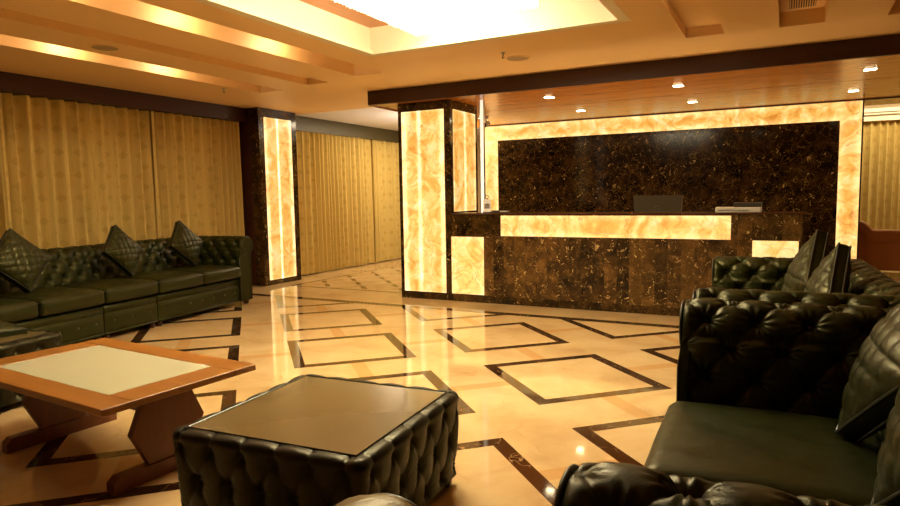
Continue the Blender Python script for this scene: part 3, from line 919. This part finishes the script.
# long sofa on the left
d0 = Vector((-5.97 + 5.67, 5.82 - 3.77)).normalized()          # along its front
nb = Vector((-d0.y, d0.x))                                        # towards its back
P0 = Vector((-5.67, 3.77))
SWL = .665
start = P0 + d0 * (0 - 2 * SWL - .30)
rotL = math.atan2(d0.y, d0.x)
lsofa, LW = chesterfield('chesterfield_sofa', 'long dark green five seat tufted leather sofa in front of the gold curtains', 'sofa', (start.x, start.y, 0), rotL, 5, SWL, .95, modules=[2, 3], step=.016, seat_z=.515, armh=.865, p=.175, q=.22, H=.042)
def onsofa(d, off, z):
    q_ = P0 + d0 * d + nb * off; return (q_.x, q_.y, z)
face = math.degrees(math.atan2(-nb.y, -nb.x))
GP = 'quilted pillows on the long sofa'
pillow('quilted black leather pillow on its corner, leftmost on the long sofa', onsofa(-.49, .33, .53), face - 2, 20, 45, .415, GP)
pillow('quilted black leather pillow on its corner at the middle of the long sofa', onsofa(.67, .34, .53), face + 8, 20, 47, .40, GP)
pillow('quilted black leather pillow on its corner nearest the right arm of the long sofa', onsofa(1.60, .34, .53), face + 4, 20, 44, .405, GP)

# love seats on the right
love1, W1 = chesterfield('chesterfield_loveseat', 'dark green tufted leather two seater in the right foreground', 'sofa', (-.385, 3.06, 0), -PI / 2 + math.radians(2), 2, .772, .97, modules=None, step=.006, seat_z=.48, armh=.865, p=.190, q=.25, H=.046, aw=.31, group='tufted love seats on the right')
love2, W2 = chesterfield('chesterfield_loveseat', 'dark green tufted leather two seater farther back, before the reception desk', 'sofa', (-.45, 5.06, 0), -PI / 2 + math.radians(2.4), 2, .66, .97, modules=None, step=.008, seat_z=.48, armh=.865, p=.175, q=.23, H=.042, aw=.31, group='tufted love seats on the right')
pillow('quilted leather pillow leaning in the far corner of the foreground love seat', (.20, 2.47, .485), 181, 27, 45, .46)
pillow('quilted leather pillow at the right edge on the near cushion of the foreground love seat', (.245, 1.90, .485), 182, 25, 45, .46)
pillow('quilted leather pillow on the farther love seat, the back one of its pair', (.015, 4.44, .49), 187, 18, 45, .43)
pillow('quilted leather pillow on the farther love seat, the front one of its pair', (.105, 3.91, .49), 187, 18, 45, .40)
# armchair just below the camera
arm1, W3 = chesterfield('chesterfield_loveseat', 'light olive-brown leather seat, only its rolled arm showing at the bottom edge', 'sofa', (-.418, .825, 0), PI, 2, .66, .90, m=OLV, step=.012, seat_z=.48, armh=.86, p=.185, q=.24, H=.012, aw=.30, buttons=False)

# tan sofa far right
def tan_sofa():
    t = empty('camelback_sofa', 'tan leather camelback sofa beyond the onyx frame at the right edge', 'sofa', (.86, 11.35, 0), 0)
    def top(x): return .67 + .13 * smooth(.28, .12, x)
    W = 1.9; xs = [W * i / 60 for i in range(61)]
    poly = ([(0, .12)] + [(x, top(x)) for x in xs] + [(W, .12)])[::-1]
    MB().prism(poly, -.09, .09, 1).build('backrest', TAN, t)
    MB().tube([(x, -.05, top(x)) for x in xs], .06, 12).build('top_roll', TAN, t, True)
    MB().tube([(x, -.095, top(x) - .14) for x in xs], .012, 8).build('piping', TAN, t, True)
    weld(cushion(.15, .85, .09, .72, .28, .46).build('seat_cushion', TAN, t, True)); weld(cushion(.86, 1.76, .09, .72, .28, .46).build('seat_cushion', TAN, t, True))
    for x in (0.0, W - .14):
        MB().box(x, x + .14, .0, .78, .1, .58, b=.03).cyl((x + .07, .0, .60), (x + .07, .80, .60), .09, 20).build('arm', TAN, t)
    MB().box(.14, W - .14, .09, .76, .1, .28, b=.01).build('base_rail', TAN, t)
    for x in (.07, W - .07):
        for y in (0, .7): MB().cyl((x, y, 0), (x, y, .12), .022, 12, .03).build('foot', FOOT, t)
    MB().lathe([(.02, .0), (.05, .02), (.055, .045), (.03, .07), (.008, .08)], (.05, -.03, .84), 20).build('finial', TAN, t, True)
    return t
tan_sofa()

# ------------------------------------------------------------------ tufted ottoman tables
def ottoman(label, loc, rotz, size=.84, hgt=.445, step=.012, group=None, m=LEA2, H=.034, glass=True, p=.148, q=.29):
    t = empty('tufted_ottoman_table', label, 'ottoman', loc, rotz, group)
    h = size / 2; rc = .055
    # perimeter path
    ring = []
    L = size - 2 * rc; arc = rc * PI / 2
    per = 4 * (L + arc); N = int(per / step)
    def path(s):
        s = s % per; k = int(s // (L + arc)); r = s - k * (L + arc)
        a0 = k * PI / 2
        if r < L: x, y = -L / 2 + r, -h; nx, ny = 0, -1
        else:
            th = (r - L) / rc; x = L / 2 + rc * math.sin(th); y = -h + rc - rc * math.cos(th); nx, ny = math.sin(th), -math.cos(th)
        c, s_ = math.cos(a0), math.sin(a0)
        return (c * x - s_ * y, s_ * x + c * y), (c * nx - s_ * ny, s_ * nx + c * ny)
    nper = int(round(per / p)); pp = per / nper
    # side section (outset, z) from the bottom up and over the top rim to the glass
    prof = []
    for k in range(25):
        z = .05 + (hgt - .035 - .05) * k / 24; prof.append((-.022 * (1 - k / 24) , z))
    for k in range(1, 10):
        a = k / 9 * PI / 2; prof.append((-.03 + .03 * math.cos(a), hgt - .035 + .035 * math.sin(a)))
    prof.append((-.055, hgt)); prof.append((-.066, hgt - .008))
    P_, dt = resample(prof, step)
    mm = len(P_)
    nor = []
    for j in range(mm):
        a = P_[max(0, j - 1)]; b = P_[min(mm - 1, j + 1)]; tx, tz = b[0] - a[0], b[1] - a[1]; l = math.hypot(tx, tz) or 1
        nor.append((tz / l, -tx / l))
    topt = (hgt - .085)
    def pt(i, j, extra=0, s=None):
        s = per * i / N if s is None else s; tt = j * dt
        (x, y), (nx, ny) = path(s)
        w = smooth(topt + .01, topt - .05, tt) * smooth(0, .03, tt)
        d = tuft(s, tt, pp, q, H, 0, .045) * w
        w2 = smooth(topt - .06, topt, tt) * smooth(topt + .085, topt + .06, tt)
        ph = abs(math.sin(PI * (s / pp)))
        d -= w2 * H * .35 * (1 - ph ** .5)
        # single pleat over the rim
        if tt > topt: d -= .004 * math.exp(-(((s / pp + .5) % 1 - .5) * pp / .004) ** 2)
        d += extra
        off = P_[j][0] + nor[j][0] * d; z = P_[j][1] + nor[j][1] * d
        return (x + nx * off, y + ny * off, z)
    mb = MB().grid(N, mm, pt, closeu=True, flip=False)
    body = mb.build('tufted_body', m, t, True)
    bts = []
    for s, tt in button_pts(-.001, per - .01, .02, topt - .04, pp, q, 0, .045):
        j = int(round(tt / dt)); (x, y), (nx, ny) = path(s)
        bts.append((pt(0, j, .003, s), Vector((nx, ny, 0))))
    add_buttons(bts, body, .010)
    g = h - .062
    MB().box(-g, g, -g, g, hgt - .014, hgt - .001, b=.002).build('glass_top', GLASSTOP, t)
    MB().tube([(-g - .003, -g - .003, hgt - .001), (g + .003, -g - .003, hgt - .001), (g + .003, g + .003, hgt - .001), (-g - .003, g + .003, hgt - .001)], .004, 6, True).build('glass_edge', plain('glass_edge_green', (.03, .035, .02), .1), t)
    MB().box(-h + .10, h - .10, -h + .10, h - .10, .04, hgt - .02).build('frame', FOOT, t)
    for x in (-1, 1):
        for y in (-1, 1):
            MB().lathe([(.024, 0), (.032, .015), (.030, .045)], (x * (h - .07), y * (h - .07), 0), 16).build('foot', FOOT, t, True)
    return t
ott = ottoman('black tufted leather ottoman table with a glass top, in the centre foreground', (-1.695, 2.085, 0), math.radians(4), .885, .435, .0085, 'tufted ottoman tables')
ott2 = ottoman('black tufted leather ottoman table behind the wooden coffee table, cut by the left edge', (-4.72, 2.10, 0), math.radians(8), .88, .44, .013, 'tufted ottoman tables')
pl4 = pillow('quilted black leather pillow lying on the ottoman at the left edge', (-4.72, 2.48, .445), 90, 88, 6, .36)

# ------------------------------------------------------------------ coffee table
tb = empty('coffee_table', 'orange wooden coffee table with a pale inset glass panel', 'table', (-3.165, 2.075, 0), math.radians(-3.6))
X2, Y2 = .692, .415; gx, gy = .515, .275; HT = .455
mb = MB()
mb.box(-X2, X2, -Y2, -gy, HT - .032, HT, b=.003).box(-X2, X2, gy, Y2, HT - .032, HT, b=.003)
mb.box(-X2, -gx, -gy, gy, HT - .032, HT, b=.003).box(gx, X2, -gy, gy, HT - .032, HT, b=.003)
mb.build('table_top', WTABLE, tb)
MB().box(-gx + .001, gx - .001, -gy + .001, gy - .001, HT - .014, HT - .002).build('glass_inset', TGLASS, tb)
MB().box(-gx - .03, gx + .03, -gy - .03, gy + .03, HT - .040, HT - .0325).build('under_panel', WLEG, tb)
MB().box(-.45, .45, -.022, .022, .27, .37).box(-.45, .45, -.05, .05, .375, .413).build('stretcher', WLEG, tb)
for x in (-.45, .52):
    lg_ = MB().prism([(-.115, .074), (.115, .074), (.195, .235), (.115, .413), (-.115, .413), (-.195, .235)], x - .019, x + .019, 0)
    lg_.build('leg_panel', WLEG, tb)
    MB().prism([(-.30, .0), (.30, .0), (.30, .05), (.27, .075), (-.27, .075), (-.30, .05)], x - .03, x + .03, 0).build('sled_foot', WLEG, tb)

# ------------------------------------------------------------------ general light: unseen area lamps without fixtures
light('corridor_fill', 'AREA', (-5.9, 10.2, ZC - .0), 70, (1, .80, .52), .8, (0, 0, 0), size_y=2.4)  # added lamp that brightens the corridor, no panel hangs there
light('corridor_ceiling_fill', 'AREA', (-5.05, 9.7, 1.8), 30, (1, .88, .72), .3, (PI, 0, 0))  # added to whiten the corridor ceiling from below, hidden behind the pillar
light('soffit_fill', 'AREA', (-1.7, 7.72, .78), 26, (1, .70, .34), 3.0, (PI, 0, 0), size_y=.12)  # added to light the canopy underside, not a lamp of the desk
light('far_panel', 'AREA', (2.2, 11.9, 2.84), 34, (1, .78, .48), 2.0, (0, 0, 0), size_y=.6)

w = bpy.data.worlds.new('World'); S.world = w; w.use_nodes = True
w.node_tree.nodes['Background'].inputs[0].default_value = (1, .62, .3, 1)
w.node_tree.nodes['Background'].inputs[1].default_value = .03

# ------------------------------------------------------------------ camera
yaw, pitch, roll, fpx = math.radians(-27.722), math.radians(5.1136), math.radians(.9254), 639.92
f = Vector((math.sin(yaw) * math.cos(pitch), math.cos(yaw) * math.cos(pitch), -math.sin(pitch)))
rt = Vector((math.cos(yaw), -math.sin(yaw), 0)); dn = f.cross(rt)
c, s = math.cos(roll), math.sin(roll)
r2 = rt * c + dn * s; d2 = rt * -s + dn * c
cam = bpy.data.cameras.new('camera'); co = bpy.data.objects.new('camera', cam); COL.objects.link(co)
M = Matrix(((r2.x, -d2.x, -f.x, 0), (r2.y, -d2.y, -f.y, 0), (r2.z, -d2.z, -f.z, 1.32), (0, 0, 0, 1)))
co.matrix_world = M
cam.sensor_fit = 'HORIZONTAL'; cam.sensor_width = 36; cam.lens = 36 * fpx / 900; cam.clip_start = .05
S.camera = co
S.view_settings.view_transform = 'Standard'; S.view_settings.look = 'None'; S.view_settings.exposure = .22; S.view_settings.gamma = 1
S.view_settings.use_curve_mapping = False
